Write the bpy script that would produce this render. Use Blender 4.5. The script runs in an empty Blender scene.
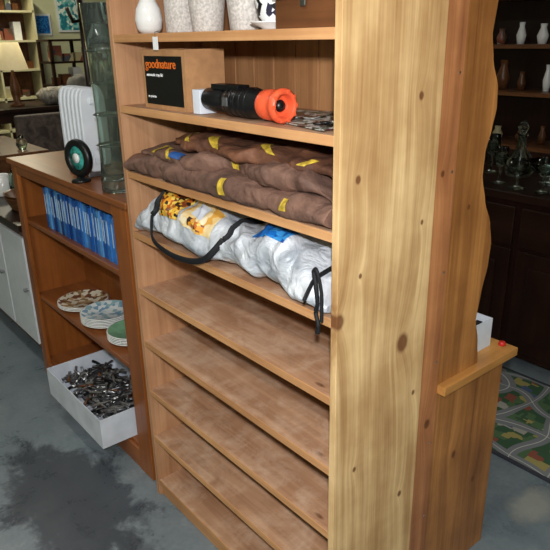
import bpy, bmesh, math, random
from mathutils import Vector, Matrix, noise
random.seed(4)
S = bpy.context.scene
S.view_settings.view_transform = 'Standard'

# ------------------------------------------------------------------ materials
def lin(c):
    r = []
    for v in c[:3]:
        v /= 255.0
        r.append(v/12.92 if v <= 0.04045 else ((v+0.055)/1.055)**2.4)
    return (r[0], r[1], r[2], 1.0)

def newmat(name):
    m = bpy.data.materials.new(name); m.use_nodes = True
    nt = m.node_tree
    return m, nt, nt.nodes['Principled BSDF']

def M(nt, op, a, b=None, c=None):
    n = nt.nodes.new('ShaderNodeMath'); n.operation = op
    for i, v in enumerate((a, b, c)):
        if v is None: continue
        if isinstance(v, (int, float)): n.inputs[i].default_value = v
        else: nt.links.new(v, n.inputs[i])
    return n.outputs[0]

def comb(nt, a, b, c):
    n = nt.nodes.new('ShaderNodeCombineXYZ')
    for i, v in enumerate((a, b, c)):
        if isinstance(v, (int, float)): n.inputs[i].default_value = v
        else: nt.links.new(v, n.inputs[i])
    return n.outputs[0]

def objxyz(nt):
    tc = nt.nodes.new('ShaderNodeTexCoord')
    s = nt.nodes.new('ShaderNodeSeparateXYZ')
    nt.links.new(tc.outputs['Object'], s.inputs[0])
    return s.outputs, tc.outputs['Object']

def noisen(nt, vec, scale, detail=2.0, rough=0.5, dist=0.0):
    n = nt.nodes.new('ShaderNodeTexNoise')
    nt.links.new(vec, n.inputs['Vector'])
    n.inputs['Scale'].default_value = scale
    n.inputs['Detail'].default_value = detail
    n.inputs['Roughness'].default_value = rough
    n.inputs['Distortion'].default_value = dist
    return n.outputs['Fac']

def ramp(nt, fac, stops, interp='LINEAR'):
    n = nt.nodes.new('ShaderNodeValToRGB')
    n.color_ramp.interpolation = interp
    e = n.color_ramp.elements
    while len(e) > 1: e.remove(e[-1])
    e[0].position = stops[0][0]; e[0].color = stops[0][1]
    for p, c in stops[1:]:
        k = e.new(p); k.color = c
    nt.links.new(fac, n.inputs[0])
    return n.outputs[0]

def mixc(nt, fac, a, b, blend='MIX'):
    n = nt.nodes.new('ShaderNodeMix'); n.data_type = 'RGBA'; n.blend_type = blend
    for i, v in ((0, fac), (6, a), (7, b)):
        if isinstance(v, (int, float)): n.inputs[i].default_value = v
        elif isinstance(v, tuple): n.inputs[i].default_value = v
        else: nt.links.new(v, n.inputs[i])
    return n.outputs[2]

def bump(nt, bsdf, h, strength, dist=0.002):
    n = nt.nodes.new('ShaderNodeBump')
    n.inputs['Strength'].default_value = strength
    n.inputs['Distance'].default_value = dist
    nt.links.new(h, n.inputs['Height'])
    nt.links.new(n.outputs[0], bsdf.inputs['Normal'])

def plain(name, col, rough=0.5, metal=0.0, var=0.08, spec=0.5, nscale=25, emit=0.0, trans=0.0, ior=1.45):
    m, nt, b = newmat(name)
    xyz, v = objxyz(nt)
    f = noisen(nt, v, nscale, 3)
    c = lin(col)
    lo = tuple(max(0, x*(1-2*var)) for x in c[:3])+(1,)
    hi = tuple(min(1, x*(1+2*var)) for x in c[:3])+(1,)
    nt.links.new(ramp(nt, f, [(0.3, lo), (0.7, hi)]), b.inputs['Base Color'])
    b.inputs['Roughness'].default_value = rough
    b.inputs['Metallic'].default_value = metal
    b.inputs['Specular IOR Level'].default_value = spec
    b.inputs['IOR'].default_value = ior
    if trans: b.inputs['Transmission Weight'].default_value = trans
    if emit:
        b.inputs['Emission Color'].default_value = c
        b.inputs['Emission Strength'].default_value = emit
    return m

def wood(name, dark, light, axis, knots=(), auto=True, rough=0.5, contrast=1.0, knotcol=(95, 55, 28), plane=None, dirt=0.0, seed=0.0, blotch=0.35):
    m, nt, b = newmat(name)
    xyz, v = objxyz(nt)
    al = xyz[axis]
    others = [i for i in range(3) if i != axis]
    if plane is None: plane = others[1] if axis == 0 else others[-1]
    ac = xyz[plane]
    oth = xyz[[i for i in others if i != plane][0]]
    warp = None; kmask = None
    for (ka, kc, r) in knots:
        da = M(nt, 'MULTIPLY', M(nt, 'SUBTRACT', al, ka), 0.55)
        dc = M(nt, 'SUBTRACT', ac, kc)
        d = M(nt, 'SQRT', M(nt, 'ADD', M(nt, 'MULTIPLY', da, da), M(nt, 'MULTIPLY', dc, dc)))
        g = M(nt, 'EXPONENT', M(nt, 'MULTIPLY', M(nt, 'DIVIDE', d, r*2.6), -1.0))
        g = M(nt, 'MULTIPLY', g, r*2.4)
        warp = g if warp is None else M(nt, 'ADD', warp, g)
        dd = M(nt, 'SQRT', M(nt, 'ADD', M(nt, 'MULTIPLY', M(nt, 'MULTIPLY', da, 1.45), M(nt, 'MULTIPLY', da, 1.45)), M(nt, 'MULTIPLY', dc, dc)))
        k = M(nt, 'SUBTRACT', 1.0, M(nt, 'SMOOTH_MIN', M(nt, 'DIVIDE', dd, r), 1.0, 0.25))
        k = M(nt, 'MULTIPLY', k, 2.2)
        kmask = k if kmask is None else M(nt, 'MAXIMUM', kmask, k)
    if auto:
        vo = nt.nodes.new('ShaderNodeTexVoronoi'); vo.voronoi_dimensions = '2D'
        vo.inputs['Scale'].default_value = 1.0
        vv = comb(nt, M(nt, 'MULTIPLY', al, 2.3), M(nt, 'ADD', M(nt, 'MULTIPLY', ac, 6.0), 3.3+seed), 0.0)
        nt.links.new(vv, vo.inputs['Vector'])
        sc = nt.nodes.new('ShaderNodeSeparateColor'); nt.links.new(vo.outputs['Color'], sc.inputs[0])
        rr = M(nt, 'MULTIPLY', M(nt, 'MAXIMUM', M(nt, 'SUBTRACT', sc.outputs[0], 0.5), 0.0), 0.13)
        k = M(nt, 'MULTIPLY', M(nt, 'SUBTRACT', rr, vo.outputs['Distance']), 28.0)
        kmask = k if kmask is None else M(nt, 'MAXIMUM', kmask, k)
        g = M(nt, 'MULTIPLY', M(nt, 'EXPONENT', M(nt, 'MULTIPLY', vo.outputs['Distance'], -9.0)), M(nt, 'MULTIPLY', rr, 0.35))
        warp = g if warp is None else M(nt, 'ADD', warp, g)
    acw = ac if warp is None else M(nt, 'ADD', ac, warp)
    v1 = comb(nt, M(nt, 'ADD', M(nt, 'MULTIPLY', al, 0.9), seed), M(nt, 'MULTIPLY', acw, 15.0), M(nt, 'MULTIPLY', oth, 9.0))
    broad = noisen(nt, v1, 1.0, 3, 0.55, 0.3)
    v2 = comb(nt, M(nt, 'MULTIPLY', al, 5.0), M(nt, 'MULTIPLY', acw, 210.0), M(nt, 'MULTIPLY', oth, 150.0))
    fine = noisen(nt, v2, 1.0, 2)
    v3 = comb(nt, M(nt, 'MULTIPLY', al, 1.6), M(nt, 'MULTIPLY', acw, 62.0), M(nt, 'MULTIPLY', oth, 40.0))
    medi = noisen(nt, v3, 1.0, 2)
    bl = noisen(nt, v, 4.5, 4, 0.6)
    val = M(nt, 'ADD', M(nt, 'ADD', M(nt, 'MULTIPLY', broad, 0.42), M(nt, 'MULTIPLY', medi, 0.25)), M(nt, 'ADD', M(nt, 'MULTIPLY', fine, 0.13), M(nt, 'MULTIPLY', bl, blotch)))
    cen = (0.80+blotch)*0.5
    mid = tuple((a+c)/2 for a, c in zip(dark, light))
    h = 0.17/contrast
    col = ramp(nt, val, [(cen-h, lin(dark)), (cen, lin(mid)), (cen+h, lin(light))])
    if kmask is not None:
        kc_ = M(nt, 'MINIMUM', M(nt, 'MAXIMUM', kmask, 0.0), 0.85)
        col = mixc(nt, kc_, col, lin(knotcol))
    if dirt:
        dn = noisen(nt, v, 9.0, 7, 0.7, 0.4)
        dm = ramp(nt, dn, [(0.45, (0, 0, 0, 1)), (0.62, (1, 1, 1, 1))])
        col = mixc(nt, M(nt, 'MULTIPLY', dm, dirt), col, lin((214, 188, 164)))
        dn2 = noisen(nt, v, 5.0, 6, 0.7, 0.8)
        dm2 = ramp(nt, dn2, [(0.55, (0, 0, 0, 1)), (0.72, (1, 1, 1, 1))])
        col = mixc(nt, M(nt, 'MULTIPLY', dm2, dirt*1.2), col, lin((126, 90, 66)))
    nt.links.new(col, b.inputs['Base Color'])
    b.inputs['Roughness'].default_value = rough
    b.inputs['Specular IOR Level'].default_value = 0.35
    bump(nt, b, val, 0.25, 0.0015)
    return m

# ------------------------------------------------------------------ mesh builder
class B:
    def __init__(s, name, mats):
        s.name = name; s.bm = bmesh.new(); s.mats = mats
    def face(s, vs, mi, smooth=False):
        try:
            f = s.bm.faces.new(vs); f.material_index = mi; f.smooth = smooth
            return f
        except ValueError:
            return None
    def box(s, x0, x1, y0, y1, z0, z1, mi=0, mat=None):
        co = [(x0,y0,z0),(x1,y0,z0),(x1,y1,z0),(x0,y1,z0),(x0,y0,z1),(x1,y0,z1),(x1,y1,z1),(x0,y1,z1)]
        v = [s.bm.verts.new((mat @ Vector(c)) if mat else c) for c in co]
        for q in ((0,3,2,1),(4,5,6,7),(0,1,5,4),(1,2,6,5),(2,3,7,6),(3,0,4,7)):
            s.face([v[i] for i in q], mi)
    def lathe(s, prof, c, mi=0, seg=24, mat=None, sx=1, sy=1):
        rings = []
        for r, z in prof:
            if r < 1e-5:
                p = Vector((0, 0, z)); 
                if mat: p = mat @ p
                rings.append([s.bm.verts.new(p+Vector(c))]); continue
            R = []
            for i in range(seg):
                a = 2*math.pi*i/seg
                p = Vector((r*math.cos(a)*sx, r*math.sin(a)*sy, z))
                if mat: p = mat @ p
                R.append(s.bm.verts.new(p+Vector(c)))
            rings.append(R)
        for a, b_ in zip(rings, rings[1:]):
            for i in range(seg):
                j = (i+1) % seg
                if len(a) == 1 and len(b_) == 1: continue
                if len(a) == 1: s.face([a[0], b_[j], b_[i]], mi, True)
                elif len(b_) == 1: s.face([a[i], a[j], b_[0]], mi, True)
                else: s.face([a[i], a[j], b_[j], b_[i]], mi, True)
    def tube(s, pts, r, mi=0, seg=8, flat=1.0):
        pts = [Vector(p) for p in pts]
        rings = []; up = Vector((0, 0, 1))
        for i, p in enumerate(pts):
            d = (pts[min(i+1, len(pts)-1)]-pts[max(i-1, 0)]).normalized()
            u = d.cross(up)
            if u.length < 0.05: u = d.cross(Vector((0, 1, 0)))
            u.normalize(); w = u.cross(d)
            rr = r[i] if isinstance(r, (list, tuple)) else r
            rings.append([s.bm.verts.new(p+u*math.cos(2*math.pi*k/seg)*rr*flat+w*math.sin(2*math.pi*k/seg)*rr) for k in range(seg)])
        for a, b_ in zip(rings, rings[1:]):
            for k in range(seg):
                s.face([a[k], a[(k+1) % seg], b_[(k+1) % seg], b_[k]], mi, True)
        s.face(rings[0][::-1], mi); s.face(rings[-1], mi)
    def grid(s, fn, us, vs, mi=0, closed=False, caps=False):
        G = [[s.bm.verts.new(fn(u, v)) for v in vs] for u in us]
        n = len(vs)
        for a, b_ in zip(G, G[1:]):
            for k in range(n if closed else n-1):
                s.face([a[k], a[(k+1) % n], b_[(k+1) % n], b_[k]], mi, True)
        if caps:
            s.face(G[0][::-1], mi); s.face(G[-1], mi)
    def prism(s, poly, axis, a0, a1, mi=0):
        def P(p, a):
            q = list(p); q.insert(axis, a); return q
        A = [s.bm.verts.new(P(p, a0)) for p in poly]
        C = [s.bm.verts.new(P(p, a1)) for p in poly]
        s.face(A[::-1], mi); s.face(C, mi)
        n = len(poly)
        for i in range(n):
            s.face([A[i], A[(i+1) % n], C[(i+1) % n], C[i]], mi)
    def text(s, txt, size, mat, mi):
        cu = bpy.data.curves.new('t', 'FONT'); cu.body = txt; cu.size = size; cu.extrude = 0.0004
        o = bpy.data.objects.new('t', cu); S.collection.objects.link(o)
        bpy.context.view_layer.update()
        me = bpy.data.meshes.new_from_object(o.evaluated_get(bpy.context.evaluated_depsgraph_get()))
        nf = len(s.bm.faces)
        me.transform(mat)
        s.bm.from_mesh(me); s.bm.faces.ensure_lookup_table()
        for f in s.bm.faces[nf:]: f.material_index = mi
        bpy.data.objects.remove(o)
    def done(s, bevel=0.0, subsurf=0, fix=True, parent=None):
        if fix: bmesh.ops.recalc_face_normals(s.bm, faces=s.bm.faces)
        me = bpy.data.meshes.new(s.name); s.bm.to_mesh(me); s.bm.free()
        for m in s.mats: me.materials.append(m)
        o = bpy.data.objects.new(s.name, me); S.collection.objects.link(o)
        if bevel:
            md = o.modifiers.new('bevel', 'BEVEL'); md.width = bevel; md.segments = 2; md.limit_method = 'ANGLE'
            md.angle_limit = math.radians(50)
        if subsurf:
            md = o.modifiers.new('sub', 'SUBSURF'); md.levels = subsurf; md.render_levels = subsurf
        if parent: o.parent = parent
        return o

# ------------------------------------------------------------------ material library
pine_side = wood('pine_side_panel', (154,112,68), (230,197,144), 2, knots=[(0.909,1.085,0.024),(1.03,0.868,0.018),(1.33,0.915,0.009),(1.48,1.10,0.009),(0.62,0.93,0.007),(0.45,1.11,0.009),(1.20,1.13,.006),(0.75,1.14,.007),(1.12,.93,.006)], auto=False, rough=0.52, contrast=1.2, plane=1, knotcol=(100,54,28))
pine_in = wood('pine_inner', (152,106,74), (206,160,120), 2, plane=1, rough=0.55, contrast=1.0, seed=2.0)
pine_shelf = wood('pine_shelf', (144,102,74), (202,160,126), 0, plane=1, rough=0.58, contrast=1.1, dirt=0.42, seed=5.0)
pine_edge = wood('pine_shelf_edge', (164,114,72), (222,170,118), 0, plane=2, auto=False, rough=0.5)
pine_back = wood('pine_back_boards', (130,86,54), (190,140,94), 2, plane=0, rough=0.5, seed=1.0, auto=False)
pine_red = wood('pine_red_stile', (130,80,48), (198,136,88), 2, plane=1, rough=0.4, contrast=1.2, knots=[(0.62,1.215,0.014),(1.3,1.2,0.008)], auto=False)
pine_dress = wood('pine_dresser_side', (116,72,36), (188,130,72), 2, plane=1, rough=0.38, contrast=1.2, auto=False, knots=[(0.45,1.36,0.012),(0.30,1.48,0.010),(1.2,1.32,0.007)])
pine_dtop = wood('pine_dresser_top', (150,100,50), (214,158,88), 1, plane=0, rough=0.35, auto=False)
orange_v = wood('orange_wood_v', (114,62,26), (174,104,50), 2, plane=0, rough=0.3, contrast=0.8, auto=False)
orange_h = wood('orange_wood_h', (110,62,32), (168,102,54), 0, plane=1, rough=0.3, contrast=0.8, auto=False)
darkwood = wood('dark_wood', (24,13,9), (54,31,20), 0, plane=2, rough=0.35, auto=False)
darkwood_v = wood('dark_wood_v', (22,11,8), (50,27,17), 2, plane=0, rough=0.35, auto=False)
brownwood = wood('brown_wood', (70,42,24), (125,80,48), 0, plane=1, rough=0.35, auto=False)
white_paint = plain('white_paint', (215,220,226), 0.45, var=0.02)
white_card = plain('white_card', (208,214,224), 0.7, var=0.06, nscale=12)
white_glaze = plain('white_glaze', (228,228,226), 0.15, var=0.02)
cream_fabric = plain('cream_spotted', (196,190,184), 0.6, var=0.14, nscale=160)
blackp = plain('black_plastic', (16,17,19), 0.35, var=0.1)
blackstrap = plain('black_webbing', (14,15,20), 0.7, var=0.15, nscale=200)
orangep = plain('orange_plastic', (228,92,56), 0.4, var=0.05)
redp = plain('red_plastic', (190,40,34), 0.4, var=0.05)
orangetxt = plain('orange_ink', (240,120,40), 0.5, var=0.01)
cardboard = plain('cardboard', (176,130,88), 0.75, var=0.06, nscale=40)
steel = plain('steel', (170,172,176), 0.32, metal=1.0, var=0.05)
dullsteel = plain('dull_metal', (120,120,124), 0.45, metal=0.8, var=0.2)
glass = plain('clear_glass', (215,232,225), 0.03, trans=1.0, var=0.0)
glass_g = plain('green_glass', (205,220,212), 0.04, trans=0.97, var=0.02)
yellowtag = plain('yellow_webbing', (196,166,54), 0.7, var=0.25, nscale=60)
bluetag = plain('blue_label', (36,84,150), 0.6, var=0.15)
yellowish = plain('cream_shade', (240,220,170), 0.6, emit=0.25, var=0.03)
dust_white = plain('price_sticker', (235,235,235), 0.6, var=0.01)
greyfab = plain('grey_cushion_fabric', (100,98,94), 0.9, var=0.12)

def cloth(name, c1, c2, sc=10, rough=0.85, bs=0.5, met=0.0):
    m, nt, b = newmat(name)
    xyz, v = objxyz(nt)
    f = noisen(nt, v, sc, 6, 0.62, 0.8)
    nt.links.new(ramp(nt, f, [(0.35, lin(c1)), (0.68, lin(c2))]), b.inputs['Base Color'])
    b.inputs['Roughness'].default_value = rough; b.inputs['Metallic'].default_value = met
    f2 = noisen(nt, v, sc*2.2, 3, 0.5, 1.6)
    bump(nt, b, f2, bs, 0.012)
    return m
tarp = cloth('brown_canvas', (80,48,32), (138,90,62), 7, 0.7, .6)
tarp2 = cloth('brown_canvas_b', (82,58,48), (132,98,82), 9, 0.75, .6)
silver = cloth('silver_fabric', (164,172,182), (226,230,236), 8, 0.38, .9, 0.15)
brownleather = cloth('grey_brown_upholstery', (56,46,42), (104,90,82), 14, 0.7)
fleece = cloth('sheepskin_wool', (120,112,102), (200,195,186), 25, 0.95, 1.0)

def printmat(name, cols, sc, rough=.4):
    m, nt, b = newmat(name)
    xyz, v = objxyz(nt)
    vo = nt.nodes.new('ShaderNodeTexVoronoi'); vo.inputs['Scale'].default_value = sc
    nt.links.new(v, vo.inputs['Vector'])
    s_ = nt.nodes.new('ShaderNodeSeparateColor'); nt.links.new(vo.outputs['Color'], s_.inputs[0])
    n = len(cols)
    nt.links.new(ramp(nt, s_.outputs[0], [(i/n, lin(c)) for i, c in enumerate(cols)], 'CONSTANT'), b.inputs['Base Color'])
    b.inputs['Roughness'].default_value = rough
    return m
food_print = printmat('food_print', [(225,170,50),(120,60,30),(235,200,90),(50,36,30),(225,150,40),(190,100,40)], 95)
food_print2 = printmat('tent_print', [(232,206,150),(228,196,130),(240,225,190),(215,160,70),(232,210,160)], 60)
blue_print = printmat('blue_print', [(20,100,180),(30,125,205),(20,80,160),(60,150,220)], 60)
leaflet = printmat('leaflet_print', [(120,125,110),(60,80,50),(170,165,160),(90,50,45),(200,200,195)], 70)
plate_print = printmat('plate_print', [(150,120,80),(220,210,190),(110,70,50),(180,150,110)], 50)
plate_print2 = printmat('plate_print_blue', [(120,160,185),(225,230,230),(200,215,220),(150,185,190)], 50)
pattern_teal = printmat('teal_pattern', [(80,170,175),(225,235,230),(40,120,140),(140,200,200)], 28)
clutter_print = printmat('clutter_colours', [(180,168,130),(90,70,56),(200,196,184),(120,124,100),(130,74,56),(76,80,92)], 9)
bw_print = printmat('black_white_print', [(20,20,24),(235,235,235),(225,225,225),(40,40,60)], 70)
teal_glass = plain('teal_glass', (60,150,140), 0.1, var=0.3, nscale=60)
bk = [plain('blue_spine_a',(28,84,160),.35,var=.1), plain('blue_spine_b',(52,116,190),.35,var=.1), plain('blue_spine_c',(90,150,205),.35,var=.1), plain('blue_spine_d',(18,52,110),.35,var=.1), plain('spine_title',(190,214,232),.4,var=.1)]

# floor
m, nt, b = newmat('painted_concrete'); floor_mat = m
xyz, v = objxyz(nt)
n1 = noisen(nt, v, 0.9, 5, 0.55, 0.4)
n2 = noisen(nt, v, 4.5, 8, 0.72, 0.3)
n3 = noisen(nt, v, 60, 3)
mx = M(nt, 'ADD', M(nt, 'ADD', M(nt, 'MULTIPLY', n1, 0.40), M(nt, 'MULTIPLY', n2, 0.45)), M(nt, 'MULTIPLY', n3, 0.15))
col = ramp(nt, mx, [(0.36, lin((88,98,104))), (0.47, lin((104,115,121))), (0.57, lin((118,128,133))), (0.68, lin((148,155,156)))])
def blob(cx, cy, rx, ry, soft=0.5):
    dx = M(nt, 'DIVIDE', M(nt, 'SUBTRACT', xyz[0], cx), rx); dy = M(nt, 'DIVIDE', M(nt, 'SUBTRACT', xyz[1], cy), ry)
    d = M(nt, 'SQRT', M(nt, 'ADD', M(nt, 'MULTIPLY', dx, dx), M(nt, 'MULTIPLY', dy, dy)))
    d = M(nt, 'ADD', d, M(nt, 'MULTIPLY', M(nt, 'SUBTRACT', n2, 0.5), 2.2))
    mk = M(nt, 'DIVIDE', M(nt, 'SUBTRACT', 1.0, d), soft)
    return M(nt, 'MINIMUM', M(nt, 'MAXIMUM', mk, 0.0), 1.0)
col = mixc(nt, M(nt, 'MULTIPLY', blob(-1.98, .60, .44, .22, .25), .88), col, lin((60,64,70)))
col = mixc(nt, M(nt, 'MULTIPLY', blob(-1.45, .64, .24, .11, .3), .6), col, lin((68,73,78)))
col = mixc(nt, M(nt, 'MULTIPLY', blob(-.83, 1.86, .09, .11), .55), col, lin((166,164,150)))
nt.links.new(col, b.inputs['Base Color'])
nt.links.new(ramp(nt, n2, [(0.35, (0.22,)*3+(1,)), (0.7, (0.5,)*3+(1,))]), b.inputs['Roughness'])
bump(nt, b, n2, 0.2, 0.004)

# rug
m, nt, b = newmat('road_playmat'); rug_mat = m
xyz, v = objxyz(nt)
wn = noisen(nt, v, 3.0, 0)
X = M(nt, 'ADD', M(nt, 'MULTIPLY', xyz[0], 5.2), M(nt, 'MULTIPLY', wn, 1.6))
Y = M(nt, 'ADD', M(nt, 'MULTIPLY', xyz[1], 5.2), M(nt, 'MULTIPLY', wn, 1.5))
fx = M(nt, 'ABSOLUTE', M(nt, 'SUBTRACT', M(nt, 'FRACT', X), 0.5))
fy = M(nt, 'ABSOLUTE', M(nt, 'SUBTRACT', M(nt, 'FRACT', Y), 0.5))
mn = M(nt, 'MINIMUM', fx, fy)
road = M(nt, 'LESS_THAN', mn, 0.13); line = M(nt, 'LESS_THAN', mn, 0.012)
vo = nt.nodes.new('ShaderNodeTexVoronoi'); vo.distance = 'CHEBYCHEV'; vo.inputs['Scale'].default_value = 20
nt.links.new(v, vo.inputs['Vector'])
s_ = nt.nodes.new('ShaderNodeSeparateColor'); nt.links.new(vo.outputs['Color'], s_.inputs[0])
bl = ramp(nt, s_.outputs[0], [(0, lin((48,80,54))), (0.45, lin((72,100,66))), (0.66, lin((128,70,54))), (0.76, lin((146,136,80))), (0.84, lin((66,84,112))), (0.92, lin((150,148,140)))], 'CONSTANT')
c = mixc(nt, road, bl, lin((112,116,120))); c = mixc(nt, line, c, lin((180,180,174)))
nt.links.new(c, b.inputs['Base Color']); b.inputs['Roughness'].default_value = 0.95

wall_mat = plain('wall_green_cream', (190,192,160), 0.8, var=0.06, nscale=3)
wall_dark = plain('wall_dark_brown', (50,38,32), 0.8, var=0.1, nscale=3)
ceil_mat = plain('ceiling_paint', (190,186,172), 0.8, var=0.04, nscale=3)

# ------------------------------------------------------------------ room
XL, XR, YF, YB, ZC = -9.0, 2.6, -2.6, 4.9, 3.0
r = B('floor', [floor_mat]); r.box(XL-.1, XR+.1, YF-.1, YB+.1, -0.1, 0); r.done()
r = B('ceiling', [ceil_mat]); r.box(XL-.1, XR+.1, YF-.1, YB+.1, ZC, ZC+.1); r.done()
r = B('wall_left', [wall_mat]); r.box(XL-.1, XL, YF-.1, YB+.1, 0, ZC); r.done()
r = B('wall_right', [wall_mat]); r.box(XR, XR+.1, YF-.1, YB+.1, 0, ZC); r.done()
r = B('wall_back', [wall_dark]); r.box(XL, XR, YB, YB+.1, 0, ZC); r.done()
r = B('wall_front', [wall_mat]); r.box(XL, XR, YF-.1, YF, 0, ZC); r.done()
r = B('baseboard_left', [darkwood]); r.box(XL, XL+.02, YF, YB, 0, .12); r.done()

# ------------------------------------------------------------------ main bookshelf
X0, X1, Y0, Y1 = -1.787, -0.852, 0.862, 1.172
HT = 2.02
zs = [1.807, 1.607, 1.412, 1.217, 1.024, 0.830, 0.637, 0.446, 0.255, 0.062]
k = B('pine_bookshelf', [pine_side, pine_in, pine_shelf, pine_edge, pine_back, dust_white])
k.box(X0, X0+.021, Y0, Y1, 0, HT, 1)
k.box(X1-.019, X1, Y0, Y1, 0, HT, 0)
for z in zs:
    k.box(X0+.021, X1-.019, Y0+.004, Y1-.012, z-.012, z+.008, 2)
    k.box(X0+.021, X1-.019, Y0+.001, Y0+.0045, z-.013, z+.0085, 3)
k.box(X0-.01, X1+.01, Y0-.012, Y1, HT, HT+.022, 3)
k.box(X0+.021, X1-.019, Y0+.012, Y0+.03, 0, .05, 3)
nb = 10; bw = (X1-X0-.040)/nb
for i in range(nb):
    a = X0+.021+i*bw
    k.box(a+.002, a+bw-.002, Y1-.012, Y1-.002, 0.02, HT, 4)
    k.box(a-.002, a+.002, Y1-.007, Y1-.002, 0.02, HT, 4)
k.done(bevel=0.0015)

t = B('price_tag', [dust_white, blackstrap])
t.box(-1.53, -1.505, .857, .858, 1.575, 1.607, 0)
t.tube([(-1.517,.8575,1.606),(-1.517,.858,1.618),(-1.517,.87,1.6205)], 0.0008, 1, 5)
t.done()

# ------------------------------------------------------------------ dresser behind
XD = -0.858
d = B('pine_dresser', [pine_dress, pine_dtop, pine_red, pine_back, orange_h, steel])
for (a, c_) in ((XD-.024, XD), (X0-.01, X0+.014)):
    d.box(a-.003, c_+.002, 1.176, 1.250, 0, 2.06, 2)
    d.box(a, c_, 1.2505, 1.575, 0, .70, 0)
    ctrl = [(0.725,1.436),(0.80,1.425),(0.87,1.405),(0.95,1.418),(1.02,1.436),(1.08,1.440),(1.14,1.425),(1.20,1.392),(1.27,1.368),(1.33,1.370),(1.38,1.388),(1.43,1.400),(1.48,1.396),(1.54,1.366),(1.60,1.352),(1.67,1.362),(1.75,1.385),(1.85,1.37),(1.95,1.36),(2.06,1.38)]
    poly = [(1.2505, 0.725)]
    for i in range(len(ctrl)-1):
        z0_, y0_ = ctrl[i]; z1_, y1_ = ctrl[i+1]
        for q in range(4):
            f = q/4; f2 = f*f*(3-2*f)*.5+f*.5
            poly.append((y0_+(y1_-y0_)*f2, z0_+(z1_-z0_)*f))
    poly += [(1.38, 2.06), (1.2505, 2.06)]
    d.prism(poly, 0, a, c_, 0)
d.box(X0-.03, XD+.026, 1.2505, 1.605, .70, .725, 1)
d.box(X0+.014, XD-.024, 1.252, 1.262, .05, .70, 3)
d.box(X0+.014, XD-.024, 1.252, 1.262, .725, 2.06, 3)
for z in (1.1, 1.45, 1.78):
    d.box(X0+.014, XD-.024, 1.262, 1.36, z, z+.018, 4)
d.box(X0-.03, XD+.02, 1.17, 1.42, 2.06, 2.085, 4)
mid = (X0+XD)/2
for a, c_ in ((X0+.02, mid-.003), (mid+.003, XD-.03)):
    d.box(a, c_, 1.555, 1.575, .08, .68, 0)
    d.box(a+.06, c_-.06, 1.575, 1.582, .14, .62, 0)
d.lathe([(0, 0), (.012, 0), (.01, .012), (.016, .02), (0, .028)], (mid-.04, 1.575, .4), 1, 12, Matrix.Rotation(-math.pi/2, 4, 'X'))
d.lathe([(0, 0), (.012, 0), (.01, .012), (.016, .02), (0, .028)], (mid+.04, 1.575, .4), 1, 12, Matrix.Rotation(-math.pi/2, 4, 'X'))
d.box(X0+.014, XD-.024, 1.545, 1.56, 0, .075, 0)
for z in (1.52, 1.3, 1.05, .8, .55, .3):
    d.lathe([(.0035, 0), (.003, .001), (0, .0012)], (XD+.002, 1.235, z), 5, 8, Matrix.Rotation(math.pi/2, 4, 'Y'))
d.done(bevel=0.002)

def open_box(name, x0, x1, y0, y1, z0, z1, mats, t=.003, extra=None):
    o = B(name, mats)
    o.box(x0, x1, y0, y1, z0, z0+t); o.box(x0, x1, y0, y0+t, z0+t, z1); o.box(x0, x1, y1-t, y1, z0+t, z1)
    o.box(x0, x0+t, y0+t, y1-t, z0+t, z1); o.box(x1-t, x1, y0+t, y1-t, z0+t, z1)
    if extra: extra(o)
    return o.done()
def ex(o):
    for i in range(9):
        a = -1.13+.025*i
        o.box(a, a+.018, 1.42, 1.53, .73, .785+.01*(i % 3), 1)
open_box('white_storage_box', -1.16, -.895, 1.405, 1.555, .7255, .815, [white_card, blackp], extra=ex)
o = B('red_bottle_cap', [redp])
o.lathe([(0,0),(.010,0),(.011,.002),(.010,.010),(.008,.012),(0,.012)], (-.872,1.583,.7255), 0, 20); o.done()

# ------------------------------------------------------------------ things on the top row
T1 = 1.6158
o = B('white_bottle_vase', [white_glaze])
o.lathe([(0,0),(.024,0),(.034,.012),(.038,.035),(.034,.062),(.022,.085),(.013,.105),(.011,.14),(.015,.165),(.012,.165),(.008,.14),(0,.13)], (-1.662,.925,T1), 0, 28)
o.done()
def pot(name, x, y, r0, r1, h, mat, z=T1):
    o = B(name, [mat])
    o.lathe([(0,0),(r0,0),(r0+.002,.004),(r1,h*.8),(r1+.002,h),(r1-.003,h),(r0-.004,.008),(0,.008)], (x,y,z), 0, 28)
    return o.done()
pot('fabric_storage_tin', -1.585, .985, .044, .048, .115, cream_fabric)
pot('ceramic_planter', -1.462, .985, .038, .048, .10, cream_fabric)
pot('ceramic_planter', -1.362, 1.03, .036, .046, .11, white_glaze)
pot('ceramic_planter', -1.275, .97, .036, .045, .095, cream_fabric)
o = B('patterned_teacup', [bw_print, white_glaze])
c = (-1.155,.955,T1)
o.lathe([(0,0),(.028,0),(.03,.004),(.052,.014),(.055,.017),(.05,.016),(.02,.007),(0,.007)], c, 1, 32)
o.lathe([(0,.008),(.02,.008),(.022,.012),(.036,.03),(.043,.06),(.045,.075),(.042,.075),(.034,.032),(0,.016)], c, 0, 32)
o.tube([(c[0]+.04+math.sin(a)*.02, c[1]-.005, c[2]+.045+math.cos(a)*.02) for a in [i*math.pi/8 for i in range(9)]], .003, 1, 8)
o.done()
o = B('wooden_trinket_box', [brownwood, steel])
o.box(-1.085,-.90,.90,1.05,T1,T1+.055); o.box(-1.09,-.895,.895,1.055,T1+.057,T1+.08)
o.box(-1.0,-.985,.892,.8955,T1+.04,T1+.065,1)
o.done(bevel=.002)

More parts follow.
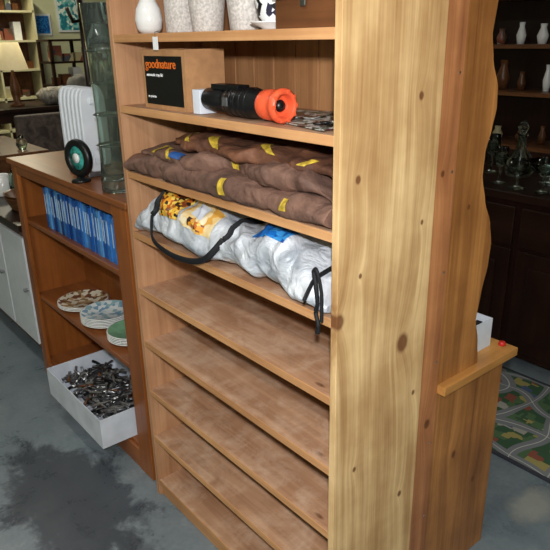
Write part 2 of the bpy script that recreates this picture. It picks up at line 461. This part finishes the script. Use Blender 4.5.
# ------------------------------------------------------------------ second row
T2 = 1.4207
o = B('cardboard_product_box', [cardboard, blackp, orangetxt, dust_white])
o.box(-1.655,-1.432,.888,1.01,T2,T2+.155,0)
o.box(-1.640,-1.447,.8868,.8885,T2+.012,T2+.138,1)
o.box(-1.5445,-1.5355,.889,1.009,T2+.155,T2+.1558,0)
RX = Matrix.Rotation(math.pi/2, 4, 'X')
o.text('goodnature', .034, Matrix.Translation((-1.633,.8862,T2+.107)) @ RX, 2)
o.text('automatic trap kit', .012, Matrix.Translation((-1.630,.8862,T2+.086)) @ RX, 3)
o.text('no poisons', .010, Matrix.Translation((-1.630,.8862,T2+.03)) @ RX, 3)
o.done(bevel=.001)

o = B('pest_trap', [blackp, orangep, white_card, dullsteel])
RY = Matrix.Rotation(math.pi/2, 4, 'Y')
c = (-1.375,.912,T2+.038)
o.lathe([(0,0),(.022,0),(.024,.01),(.027,.012),(.029,.08),(.025,.085),(.025,.1),(.032,.106),(.034,.15),(.034,.205),(.031,.21),(.031,.235),(0,.235)], c, 0, 28, RY)
o.lathe([(0,.235),(.031,.235),(.033,.24),(.034,.262),(.031,.268),(.031,.28),(.037,.288),(.038,.30),(.032,.306),(.026,.304),(.023,.285),(0,.283)], c, 1, 28, RY)
for a in range(10):
    an = a*2*math.pi/10
    p = Matrix.Translation((c[0]+.296, c[1]+.032*math.cos(an), c[2]+.032*math.sin(an)))
    o.box(-.006,.010,-.004,.004,-.004,.004,1,p)
o.lathe([(0,.286),(.014,.287),(.010,.294),(0,.296)], c, 0, 20, RY)
o.box(-1.40,-1.368,.885,.935,T2+.001,T2+.06,2)
for i in range(5):
    o.lathe([(.0345,0),(.036,.002),(.0345,.004)], (c[0]+.115+i*.02,c[1],c[2]), 0, 28, RY)
o.box(-1.33,-1.22,.895,.93,T2+.064,T2+.076,0)
o.box(-1.255,-1.235,.873,.876,T2+.03,T2+.05,3)
o.done(bevel=.0008)

o = B('printed_leaflets', [leaflet, white_card])
for i,(x,y,a) in enumerate([(-1.10,1.0,.1),(-.985,.955,-.2),(-1.19,1.03,.35)]):
    mt = Matrix.Translation((x,y,T2+.001+i*.0015)) @ Matrix.Rotation(a,4,'Z')
    if x > -1.0: o.box(-.075,.075,-.06,.06,0,.001,0,mt)
    else: o.box(-.1,.1,-.07,.07,0,.001,0,mt)
o.done()
o = B('key_bunch', [blackp, steel])
for i in range(5):
    mt = Matrix.Translation((-.975+.012*i,.93+.006*(i%2),T2+.006+.003*i)) @ Matrix.Rotation(i*.7,4,'Z')
    o.box(-.005,.03,-.004,.004,0,.003,i%2,mt)
    o.lathe([(.004,0),(.012,0),(.012,.003),(.004,.003),(.004,0)], mt @ Vector((-.01,0,0)), i%2, 16)
o.done()

# ------------------------------------------------------------------ cloth like volumes
def make_layer(x0,x1,yc,zb,a,h,seed,wr=.01,px=.5,und=.0,endmin=.25,n=6.0,ramp_=None,fold=0.0,pz=.75,adip=0.0,sag=None,ymin=None):
    def fn(x, th, off=0.0):
        s = (x-x0)/(x1-x0); s = min(max(s,0),1)
        e = max(endmin, (1-abs(2*s-1)**n))**.5
        hh = h*e*(ramp_(s) if ramp_ else 1)
        hh += und*noise.noise(Vector((x*5,seed,0)))
        aa = a*(.93+.07*e) + adip*noise.noise(Vector((x*6,seed,3)))
        ct, st = math.cos(th), math.sin(th)
        y = yc+aa*math.copysign(abs(ct)**px, ct)
        z = zb+hh+hh*math.copysign(abs(st)**pz, st)
        P = Vector((x*9,y*11,z*16+seed))
        w = wr*(noise.noise(P)+.5*noise.noise(Vector((x*24,y*22,z*40+seed))))
        if fold:
            q = noise.noise(Vector((x*7+y*9, y*4-x*3, z*9+seed)))
            w += fold*(1-min(1,abs(q)*5))
            q = noise.noise(Vector((x*13-y*8, y*9+x*6, z*15+seed+9)))
            w += fold*.6*(1-min(1,abs(q)*5))
        y += w*ct + off*ct; z += w*st + off*st
        if sag:
            k_ = max(0,-ct)*max(0,1-abs(z-(zb+.035))/.06)
            y -= sag*k_*(.6+.6*noise.noise(Vector((x*5,seed,1))))
        return Vector((x, min(y,1.155), max(z, zb+.0005)))
    return fn
def arange(a,b,n): return [a+(b-a)*i/(n-1) for i in range(n)]
TH = [2*math.pi*i/56 for i in range(56)]

T3 = 1.2258
o = B('folded_brown_tarpaulin', [tarp, tarp2, yellowtag, bluetag])
L1 = make_layer(-1.762,-.884,1.0,T3,.148,.031,1.0,.011,.36,.008,.4,fold=.005,pz=.65,adip=.02)
L2 = make_layer(-1.70,-.886,1.015,T3+.048,.136,.026,7.0,.014,.38,.013,.2,5.0,fold=.006,pz=.65,adip=.05,ramp_=lambda s: .75+.35*s)
L3 = make_layer(-1.60,-.888,1.03,T3+.090,.122,.019,13.0,.014,.36,.012,.2,5.0,fold=.006,pz=.6,adip=.07)
for fn,a,c_,mi in ((L1,-1.762,-.884,1),(L2,-1.70,-.886,1),(L3,-1.60,-.888,0)):
    def cap(x,t,fn=fn):
        p=fn(x,t); p.z=min(p.z,1.392); return p
    o.grid(cap, arange(a,c_,130), TH, mi, True, True)
def patch(o, fn, xa, xb, ta, tb, mi, off=.003, skew=0.0):
    ta, tb = math.radians(ta), math.radians(tb)
    o.grid(lambda x,t: fn(x+skew*(t-ta), t, off), arange(xa,xb,16), arange(ta,tb,16), mi)
for fn,xa,xb,ta,tb,mi,sk in ((L3,-1.52,-1.49,100,160,2,.05),(L2,-1.62,-1.595,110,170,2,-.02),(L3,-1.40,-1.365,110,170,2,.05),(L3,-1.20,-1.175,95,170,2,.05),(L3,-1.00,-.98,130,175,2,-.03),
                       (L2,-1.57,-1.545,120,178,2,.04),(L2,-1.52,-1.45,130,168,3,0),(L1,-1.24,-1.215,140,190,2,.0),(L2,-1.28,-1.255,140,185,2,.02),(L1,-1.02,-1.0,150,185,2,.0)):
    patch(o, fn, xa, xb, ta, tb, mi, .003, sk)
o.done(fix=False)

T4 = 1.0328
o = B('silver_tent_bag', [silver, blackstrap, food_print, food_print2, blue_print, white_card])
G = make_layer(-1.75,-.885,1.0,T4,.128,.078,31.0,.020,.65,.010,.08,4.0, ramp_=lambda s: .90+.12*math.sin(s*7+.4), fold=.010, sag=.020)
o.grid(G, arange(-1.75,-.885,150), TH, 0, True, True)
patch(o,G,-1.60,-1.48,112,172,2,.003); patch(o,G,-1.465,-1.33,114,174,3,.003)
patch(o,G,-1.43,-1.38,120,150,5,.005); patch(o,G,-1.425,-1.36,155,170,2,.005)
patch(o,G,-1.18,-1.05,110,140,4,.003)
def strap(pts, r=.009):
    out=[]
    for i in range(len(pts)-1):
        for q in range(6):
            f=q/6; p=[pts[i][j]+(pts[i+1][j]-pts[i][j])*f for j in range(3)]
            out.append(G(p[0],math.radians(p[1]),p[2]))
    out.append(G(pts[-1][0],math.radians(pts[-1][1]),pts[-1][2]))
    o.tube(out,r,1,8,.35)
strap([(-1.60,60,.004),(-1.60,100,.004),(-1.61,140,.006),(-1.62,175,.008)])
def spl(pts,n=8):
    P=[Vector(p) for p in pts]; P=[P[0]]+P+[P[-1]]; out=[]
    for i in range(1,len(P)-2):
        for q in range(n):
            t=q/n
            out.append(.5*((2*P[i])+(-P[i-1]+P[i+1])*t+(2*P[i-1]-5*P[i]+4*P[i+1]-P[i+2])*t*t+(-P[i-1]+3*P[i]-3*P[i+1]+P[i+2])*t**3))
    out.append(P[-2]); return out
a_=G(-1.62,math.radians(175),.008); b_=G(-1.275,math.radians(160),.008)
o.tube(spl([a_,(-1.605,.843,1.060),(-1.56,.838,1.038),(-1.47,.836,1.030),(-1.38,.838,1.038),(-1.31,.840,1.065),b_]),.009,1,8,.35)
strap([(-1.275,160,.008),(-1.27,130,.005),(-1.265,80,.004)])
strap([(-.945,60,.004),(-.93,110,.005),(-.925,160,.006),(-.925,185,.008)],.007)
o.tube(spl([(-.915,.853,1.135),(-.898,.843,1.11),(-.893,.844,1.07),(-.9,.846,1.045),(-.888,.842,1.02),(-.890,.842,1.0)]),.005,1,8)
o.tube(spl([(-.915,.853,1.135),(-.892,.840,1.145),(-.882,.844,1.10),(-.880,.844,1.06),(-.880,.844,1.03)]),.004,1,8)
o.done(fix=False)

# ------------------------------------------------------------------ orange bookcase (left)
BX0, BX1, BY0, BY1, BH = -2.97, -1.85, .90, 1.16, 1.11
k = B('orange_bookcase', [orange_v, orange_h])
k.box(BX0-.02, BX1+.03, BY0-.03, BY1+.01, BH-.022, BH, 1)
k.box(BX0, BX0+.02, BY0, BY1, 0, BH-.022, 0); k.box(BX1-.02, BX1, BY0, BY1, 0, BH-.022, 0)
k.box(BX0, BX0+.06, BY0-.018, BY0, 0, BH-.022, 0); k.box(BX1-.10, BX1, BY0-.018, BY0, 0, BH-.022, 0)
k.box(BX0+.06, BX1-.10, BY0-.018, BY0, BH-.065, BH-.022, 1)
k.box(BX0+.06, BX1-.10, BY0-.016, BY0, 0, .085, 1)
k.box(BX0+.02, BX1-.02, BY1-.008, BY1, .02, BH-.022, 0)
for z in (.83, .45, .095):
    k.box(BX0+.02, BX1-.02, BY0-.001, BY1-.008, z-.022, z, 1)
k.done(bevel=.003)

o = B('dvd_row', bk)
x = -2.72
while x < -1.99:
    w = random.uniform(.014,.024)
    h = .182+random.uniform(-.006,.008); y=.925+random.uniform(-.004,.004)
    o.box(x, x+w-.0015, y, 1.06, .8305, .83+h, random.choice([0,0,1,1,2,3]))
    o.box(x+w*.3, x+w*.62, y-.0008, y, .83+h*.35, .83+h*.85, 4)
    x += w
o.done()

def plates(name, x, y, z, r, n, mat):
    o = B(name, [white_glaze, mat])
    for i in range(n):
        zz = i*.007
        o.lathe([(0,zz),(r*.55,zz),(r*.6,zz+.003),(r*.97,zz+.018),(r,zz+.021),(r*.96,zz+.022)], (x,y,z), 0, 40)
        o.lathe([(r*.96,zz+.022),(r*.6,zz+.007)], (x,y,z), 1, 40)
        o.lathe([(r*.6,zz+.007),(r*.56,zz+.0045),(0,zz+.0045)], (x,y,z), 0 if i<n-1 else 1, 40)
    return o.done()
plates('dinner_plate_stack', -2.64, 1.005, .4505, .115, 3, plate_print)
plates('dinner_plate_stack', -2.40, 1.01, .4505, .112, 6, plate_print2)
plates('dinner_plate_stack', -2.17, 1.01, .4505, .10, 5, plain('green_plate_glaze',(120,165,130),.2))

open_box('white_tray_box', -2.59, -2.04, .775, 1.10, .0955, .225, [white_card])
o = B('cutlery_pile', [steel, blackp, brownwood, dullsteel, greyfab])
for i in range(260):
    x = random.uniform(-2.52,-2.11); y = random.uniform(.84,1.03); z = .118+.085*math.sqrt(random.random())
    mt = Matrix.Translation((x,y,z)) @ Matrix.Rotation(random.uniform(0,6.28),4,'Z') @ Matrix.Rotation(random.uniform(-.3,.3),4,'Y')
    hm = random.choice([0,0,1,2,3,3,4,4])
    L = random.uniform(.04,.062)
    pts = [mt @ Vector(p) for p in ((-L,0,0),(-L*.5,0,.003),(0,0,.001),(L*.4,0,0))]
    tip = mt @ Vector((L*.4+.036,0,.003))
    if any(p.x<-2.57 or p.x>-2.06 or p.y<.793 or p.y>1.08 or p.z<.108 for p in pts+[tip]): continue
    o.tube(pts, [.007,.006,.004,.003], hm, 6, 1.0)
    if i % 3==0:
        o.lathe([(.004,0),(.012,.004),(.013,.005),(.010,.003),(0,.0)], mt @ Vector((L*.4+.014,0,0)), 0, 12, mt.to_3x3().to_4x4(), 1.3, .8)
    elif i%3==1:
        for q in (-.006,-.002,.002,.006):
            o.tube([mt @ Vector((L*.4,q*.6,0)), mt @ Vector((L*.4+.012,q,.001)), mt @ Vector((L*.4+.035,q,.003))], .0012, 3, 5)
    else:
        o.box(L*.3,L*.4+.03,-.007,.007,-.0015,.0015,3,mt)
o.done(fix=False)

# things on the bookcase top
TB = BH+.0005
o = B('tall_glass_vase', [glass_g])
o.lathe([(0,0),(.05,0),(.053,.004),(.052,.03),(.047,.10),(.045,.25),(.049,.45),(.056,.60),(.053,.60),(.045,.45),(.041,.25),(.042,.10),(.046,.04),(0,.035)], (-2.01,.94,TB), 0, 12)
for zz in (.06,.16,.26,.36,.46,.54):
    o.lathe([(.0475,zz-.004),(.0545,zz),(.0475,zz+.004)], (-2.01,.94,TB), 0, 24)
o.done()
o = B('round_glass_ornament', [blackp, teal_glass, white_glaze])
mt = Matrix.Rotation(.25,4,'Z') @ Matrix.Rotation(math.pi/2,4,'X')
c = (-2.245,.91,TB+.088)
o.lathe([(.045,-.012),(.066,-.012),(.070,0),(.066,.012),(.045,.012),(.042,0),(.045,-.012)], c, 0, 40, mt)
o.lathe([(0,-.006),(.045,-.006),(.045,.006),(0,.006)], c, 1, 40, mt)
o.lathe([(0,.008),(.018,.008),(.018,.013),(0,.014)], c, 2, 24, mt)
o.lathe([(0,0),(.036,0),(.034,.008),(.016,.014),(.012,.022),(0,.022)], (c[0],c[1],TB), 0, 28)
o.done()
o = B('column_radiator', [white_paint, dullsteel])
for i in range(6):
    x = -2.475+i*.036
    prof = []
    for j in range(24):
        a = 2*math.pi*j/24
        yy = 1.0+.050*math.copysign(abs(math.cos(a))**.5, math.cos(a)); zz = TB+.175+.155*math.copysign(abs(math.sin(a))**.35, math.sin(a))
        prof.append((yy,zz))
    o.prism(prof, 0, x, x+.021, 0)
o.box(-2.48,-2.265,.985,1.015,TB+.05,TB+.075,0); o.box(-2.48,-2.265,.985,1.015,TB+.27,TB+.295,0)
for x in (-2.46,-2.285): o.box(x-.008,x+.008,.955,1.055,TB,TB+.03,1)
o.done(bevel=.005)

# ------------------------------------------------------------------ white/brown sideboard far left
o = B('white_sideboard', [brownwood, white_paint, steel, darkwood])
o.box(-4.2,-3.03,.885,1.36,.74,.775,3)
o.box(-4.18,-3.05,.92,1.34,.08,.74,0)
for i in range(3):
    a = -4.16+i*.37
    o.box(a,a+.355,.902,.92,.12,.70,1)
    o.lathe([(0,0),(.01,0),(.008,.01),(.013,.018),(0,.024)], (a+.32,.902,.42), 2, 12, Matrix.Rotation(math.pi/2,4,'X'))
for a in (-4.16,-3.11):
    for y in (.93,1.28): o.box(a,a+.05,y,y+.05,0,.08,0)
o.done(bevel=.003)
o = B('wicker_basket', [brownwood, white_card])
o.lathe([(0,0),(.10,0),(.14,.08),(.145,.085),(.135,.08),(.095,.01),(0,.01)], (-3.35,1.08,.7755), 0, 32)
for i in range(6): o.lathe([(.105+.006*i,.012*i),(.113+.006*i,.012*i+.005),(.108+.006*i,.012*i+.01)], (-3.35,1.08,.7755), 0, 32)
o.done()
for (x,y,h,mt_) in ((-3.6,1.1,.16,glass),(-3.12,1.12,.10,glass_g),(-3.75,1.05,.12,white_glaze)):
    o = B('glass_jar', [mt_])
    o.lathe([(0,0),(.05,0),(.055,.01),(.055,h*.8),(.04,h*.92),(.042,h),(.038,h),(.036,h*.9),(.05,h*.78),(.05,.014),(0,.01)], (x,y,.7755), 0, 24)
    o.done()

def table(name, x0,x1,y0,y1,h, mat, leg=.05):
    o = B(name,[mat])
    o.box(x0,x1,y0,y1,h-.035,h)
    o.box(x0+.04,x1-.04,y0+.04,y1-.04,h-.14,h-.035)
    for a in (x0+.04,x1-.04-leg):
        for c_ in (y0+.04,y1-.04-leg): o.box(a,a+leg,c_,c_+leg,0,h-.14)
    o.box(x0+.06,x1-.06,y0+.06,y1-.06,.18,.20)
    return o.done(bevel=.004)
table('console_table',-5.5,-4.5,1.1,1.62,.88,brownwood)
table('dark_sideboard_table',-7.4,-6.6,1.3,3.75,.98,darkwood)
for (x,y,r_,h,mt_) in ((-4.75,1.3,.06,.16,white_glaze),(-5.1,1.3,.09,.08,brownwood),(-4.65,1.48,.04,.10,glass)):
    o = B('table_vase',[mt_])
    o.lathe([(0,0),(r_*.6,0),(r_,h*.35),(r_*.8,h*.7),(r_*.4,h*.85),(r_*.55,h),(r_*.45,h),(r_*.3,h*.85),(0,h*.6)], (x,y,.8805), 0, 24); o.done()
def lamp(name, x,y,z,h,r_):
    o = B(name,[brownwood,yellowish])
    o.lathe([(0,0),(.07,0),(.07,.015),(.03,.03),(.045,h*.2),(.05,h*.3),(.02,h*.5),(.012,h*.6),(.012,h*.75),(0,h*.75)], (x,y,z), 0, 24)
    o.lathe([(r_,h*.58),(r_*.6,h),(r_*.59,h),(r_*.98,h*.58),(r_,h*.58)], (x,y,z), 1, 32)
    return o.done()
lamp('table_lamp',-6.9,2.22,.9805,.62,.16)
lamp('table_lamp',-6.9,1.5,.9805,.42,.13)
def cushion(name,cx,cy,cz,ax,ay,az,mat,base):
    o = B(name,[mat])
    def cush(u,v):
        f=lambda t:math.copysign(abs(t)**.6,t)
        x=cx+ax*f(math.cos(v))*math.sin(u)**.7; y=cy+ay*f(math.sin(v))*math.sin(u)**.7; z=cz+az*math.cos(u)
        p=Vector((x,y,z)); q=p+Vector((0,0,1))*.025*noise.noise(p*14)+Vector((1,0,0))*.02*noise.noise(p*11+Vector((5,5,5)))
        q.z=max(q.z,base); return q
    o.grid(cush, arange(.02,math.pi-.02,24), [2*math.pi*i/36 for i in range(36)], 0, True, True); return o.done()
cushion('sheepskin_cushion',-6.80,2.59,1.07,.14,.18,.085,fleece,.982)
cushion('grey_scatter_cushion',-6.95,2.98,1.12,.10,.18,.14,greyfab,.982)
cushion('grey_scatter_cushion',-6.95,3.38,1.11,.10,.18,.13,greyfab,.982)

o = B('upholstered_dining_chair',[brownleather,darkwood])
cx,cy=-5.55,2.05
o.box(cx-.24,cx+.24,cy-.24,cy+.24,.42,.52,0)
o.box(cx-.26,cx-.17,cy-.24,cy+.24,.52,1.0,0)
for a in (-.2,.17):
    for c_ in (-.2,.17): o.box(cx+a,cx+a+.035,cy+c_,cy+c_+.035,0,.42,1)
o.done(bevel=.025)
o = B('coat_stand',[darkwood_v])
cx,cy=-5.0,2.2
o.tube([(cx,cy,.05),(cx,cy,1.95)],.03,0,12)
for a in range(4):
    an=a*math.pi/2+.4
    o.tube([(cx,cy,.25),(cx+.18*math.cos(an),cy+.18*math.sin(an),.12),(cx+.28*math.cos(an),cy+.28*math.sin(an),.02)],.02,0,8)
    o.tube([(cx,cy,1.75),(cx+.1*math.cos(an),cy+.1*math.sin(an),1.74),(cx+.15*math.cos(an),cy+.15*math.sin(an),1.84)],.012,0,8)
o.done()
o = B('dark_open_rack',[darkwood_v,clutter_print,white_glaze,brownwood])
for y in (2.98,3.40,3.82): 
    for x in (-8.2,-7.82): o.box(x,x+.035,y,y+.035,0,1.62,0)
for z in (.3,.7,1.08,1.35,1.6):
    o.box(-8.2,-7.785,2.98,3.855,z,z+.025,0)
    y=3.03
    while y<3.76 and z<1.55:
        w=random.uniform(.05,.12); h=random.uniform(.08,.2)
        o.box(-8.0,-7.85,y,y+w,z+.025,z+.025+h,random.choice([1,1,2,3])); y+=w+.03
o.done()
def picture(name,y0,y1,z0,z1,mat,fr):
    o=B(name,[fr,mat]); X=XL+.002
    o.box(X,X+.02,y0,y1,z0,z1,0); o.box(X+.02,X+.023,y0+.025,y1-.025,z0+.025,z1-.025,1); return o.done()
picture('framed_print',3.60,3.96,1.72,2.2,pattern_teal,white_paint)
picture('framed_print',3.22,3.5,1.68,1.95,blue_print,white_paint)
picture('framed_print',4.1,4.4,1.3,1.7,clutter_print,darkwood)
o=B('display_shelving',[plain('cream_shelf_paint',(205,198,160),.5,var=.03),clutter_print,brownwood,white_glaze])
for z in (.1,.5,.9,1.25,1.6,1.95,2.2): o.box(-8.95,-8.6,2.1,3.15,z,z+.025)
for y in (2.1,2.62,3.13): o.box(-8.95,-8.6,y,y+.025,0,2.225)
o.box(-8.96,-8.95,2.1,3.155,0,2.225,2)
for z in (.125,.525,.925,1.275,1.625,1.975):
    y=2.16
    while y<3.0:
        w=random.uniform(.06,.13); h=random.uniform(.08,.22)
        if not (2.5<y<2.66): o.box(-8.85,-8.7,y,y+w,z,z+h,random.choice([1,1,2,3]))
        y+=w+.02
o.done()
o=B('upright_fabric_rolls',[clutter_print])
for i in range(5): o.lathe([(0,0),(.07,0),(.07,1.3+.06*(i%3)),(0,1.3+.06*(i%3))],(-8.6,3.95+.16*i,0),0,20)
o.done()

# ------------------------------------------------------------------ right background
o=B('dark_wood_sideboard',[darkwood,darkwood_v,steel])
o.box(-2.7,.3,2.68,3.2,.86,.90,0); o.box(-2.66,.26,2.72,3.18,.06,.86,1)
for i in range(5):
    a=-2.62+i*.575
    o.box(a,a+.54,2.70,2.72,.64,.83,0); o.box(a,a+.54,2.70,2.72,.10,.62,1); o.box(a+.07,a+.47,2.69,2.70,.17,.55,1)
    o.lathe([(0,0),(.012,0),(.009,.01),(.016,.02),(0,.026)],(a+.27,2.70,.735),2,12,Matrix.Rotation(math.pi/2,4,'X'))
for a in (-2.64,.18): o.box(a,a+.06,2.73,3.16,0,.06,1)
o.done(bevel=.004)
def goblet(x,y,h,r_,mat=glass,z=.9005):
    o=B('wine_glass',[mat])
    o.lathe([(0,0),(r_*.9,0),(r_*.9,.004),(.006,.012),(.005,h*.45),(r_*.6,h*.52),(r_,h*.75),(r_*.9,h),(r_*.86,h),(r_*.93,h*.75),(r_*.5,h*.55),(0,h*.52)],(x,y,z),0,24); o.done()
for x,y,h,r_ in ((-1.95,2.79,.16,.035),(-1.86,2.83,.17,.035),(-1.77,2.77,.15,.04),(-1.67,2.81,.18,.035),(-1.55,2.77,.14,.045),(-1.42,2.77,.16,.035),(-1.3,2.79,.15,.035),(-1.85,3.02,.2,.04)):
    goblet(x,y,h,r_)
o=B('glass_fruit_bowl',[glass])
o.lathe([(0,0),(.06,0),(.065,.01),(.03,.025),(.09,.06),(.13,.11),(.126,.11),(.085,.065),(0,.035)],(-1.48,2.97,.9005),0,36); o.done()
o=B('glass_decanter',[glass])
o.lathe([(0,0),(.06,0),(.075,.03),(.07,.08),(.025,.14),(.02,.2),(.03,.215),(.02,.215),(.015,.2),(.02,.14),(.06,.08),(.065,.03),(0,.01)],(-1.70,3.04,.9005),0,28)
o.lathe([(0,.20),(.014,.215),(.028,.25),(.014,.275),(0,.28)],(-1.70,3.04,.9005),0,20); o.done()
lamp('table_lamp',-1.20,3.05,.9005,.42,.12)

o=B('glass_display_cabinet',[darkwood_v,darkwood,glass,clutter_print,white_glaze,brownwood])
a0,a1,b0,b1=-3.3,-.6,4.0,4.4
o.box(a0,a1,b1-.02,b1,0,2.2,0); o.box(a0,a0+.04,b0,b1-.02,0,2.2,0); o.box(a1-.04,a1,b0,b1-.02,0,2.2,0)
o.box(a0-.03,a1+.03,b0-.04,b1,2.2,2.27,1)
for z in (.06,.85,1.2,1.5,1.8): o.box(a0+.04,a1-.04,b0+.02,b1-.02,z,z+.025,5)
for i in range(5):
    x=a0+i*(a1-a0-.05)/4
    o.box(x,x+.05,b0-.01,b0+.015,0,2.2,0)
for z in (.875,1.225,1.525,1.825):
    x=a0+.12
    while x<a1-.15:
        h=random.uniform(.08,.2); r_=random.uniform(.025,.05)
        o.lathe([(0,0),(r_*.7,0),(r_,h*.4),(r_*.5,h*.8),(r_*.6,h),(0,h)],(x,b0+.2,z),random.choice([3,2,4,5]),16)
        x+=random.uniform(.11,.2)
o.box(a0+.04,a1-.04,b0,b0+.02,.085,.85,1)
o.done()

o=B('road_play_rug',[rug_mat,plain('rug_binding',(50,52,60),.9)])
o.box(-1.62,.1,2.03,2.66,.0005,.008,0)
for q in ((-1.635,.115,2.015,2.03),(-1.635,.115,2.66,2.675),(-1.635,-1.62,2.03,2.66),(.1,.115,2.03,2.66)): o.box(*q,.0005,.010,1)
o.done()

# ------------------------------------------------------------------ lights
def area(name,loc,size,sizey,power,col,rot=(0,0,0)):
    l=bpy.data.lights.new(name,'AREA'); l.shape='RECTANGLE'; l.size=size; l.size_y=sizey; l.energy=power; l.color=col
    ob=bpy.data.objects.new(name,l); ob.location=loc; ob.rotation_euler=rot; S.collection.objects.link(ob); return ob
em = plain('tube_light_glow',(255,250,240),.5,emit=2.0,var=0)
def fixture(x,y,power,col=(1,.97,.9)):
    o=B('ceiling_light_fixture',[white_paint,em])
    o.box(x-.62,x+.62,y-.1,y+.1,ZC-.05,ZC-.001,0); o.box(x-.6,x+.6,y-.07,y+.07,ZC-.062,ZC-.05,1); o.done()
    area('ceiling_light',(x,y,ZC-.07),1.2,.14,power,col)
fixture(-.6,-.8,26,(1,.99,.97)); fixture(-4.2,.6,17); fixture(-7.6,2.4,44,(1,.93,.68)); fixture(-5.2,3.4,10,(1,.93,.75)); fixture(-1.2,3.4,2)
l=bpy.data.lights.new('camera_flash','POINT'); l.energy=116; l.shadow_soft_size=.03; l.color=(.99,.99,1.0)
ob=bpy.data.objects.new('camera_flash',l); ob.location=(.06,-.04,1.75); S.collection.objects.link(ob)
w=bpy.data.worlds.new('World'); S.world=w; w.use_nodes=True
w.node_tree.nodes['Background'].inputs[0].default_value=(.6,.65,.7,1); w.node_tree.nodes['Background'].inputs[1].default_value=.3

# ------------------------------------------------------------------ camera
R=Vector((.6376,.7701,-.0187)).normalized(); F=Vector((-.7243,.5912,-.3546)); F=(F-R*F.dot(R)).normalized(); U=R.cross(F)
cam=bpy.data.cameras.new('camera'); co=bpy.data.objects.new('camera',cam); S.collection.objects.link(co)
mw=Matrix.Identity(4)
for i in range(3):
    mw[i][0]=R[i]; mw[i][1]=U[i]; mw[i][2]=-F[i]
mw[0][3],mw[1][3],mw[2][3]=0,0,1.6
co.matrix_world=mw
cam.sensor_width=36; cam.lens=36*627/550; cam.clip_start=.02
S.camera=co
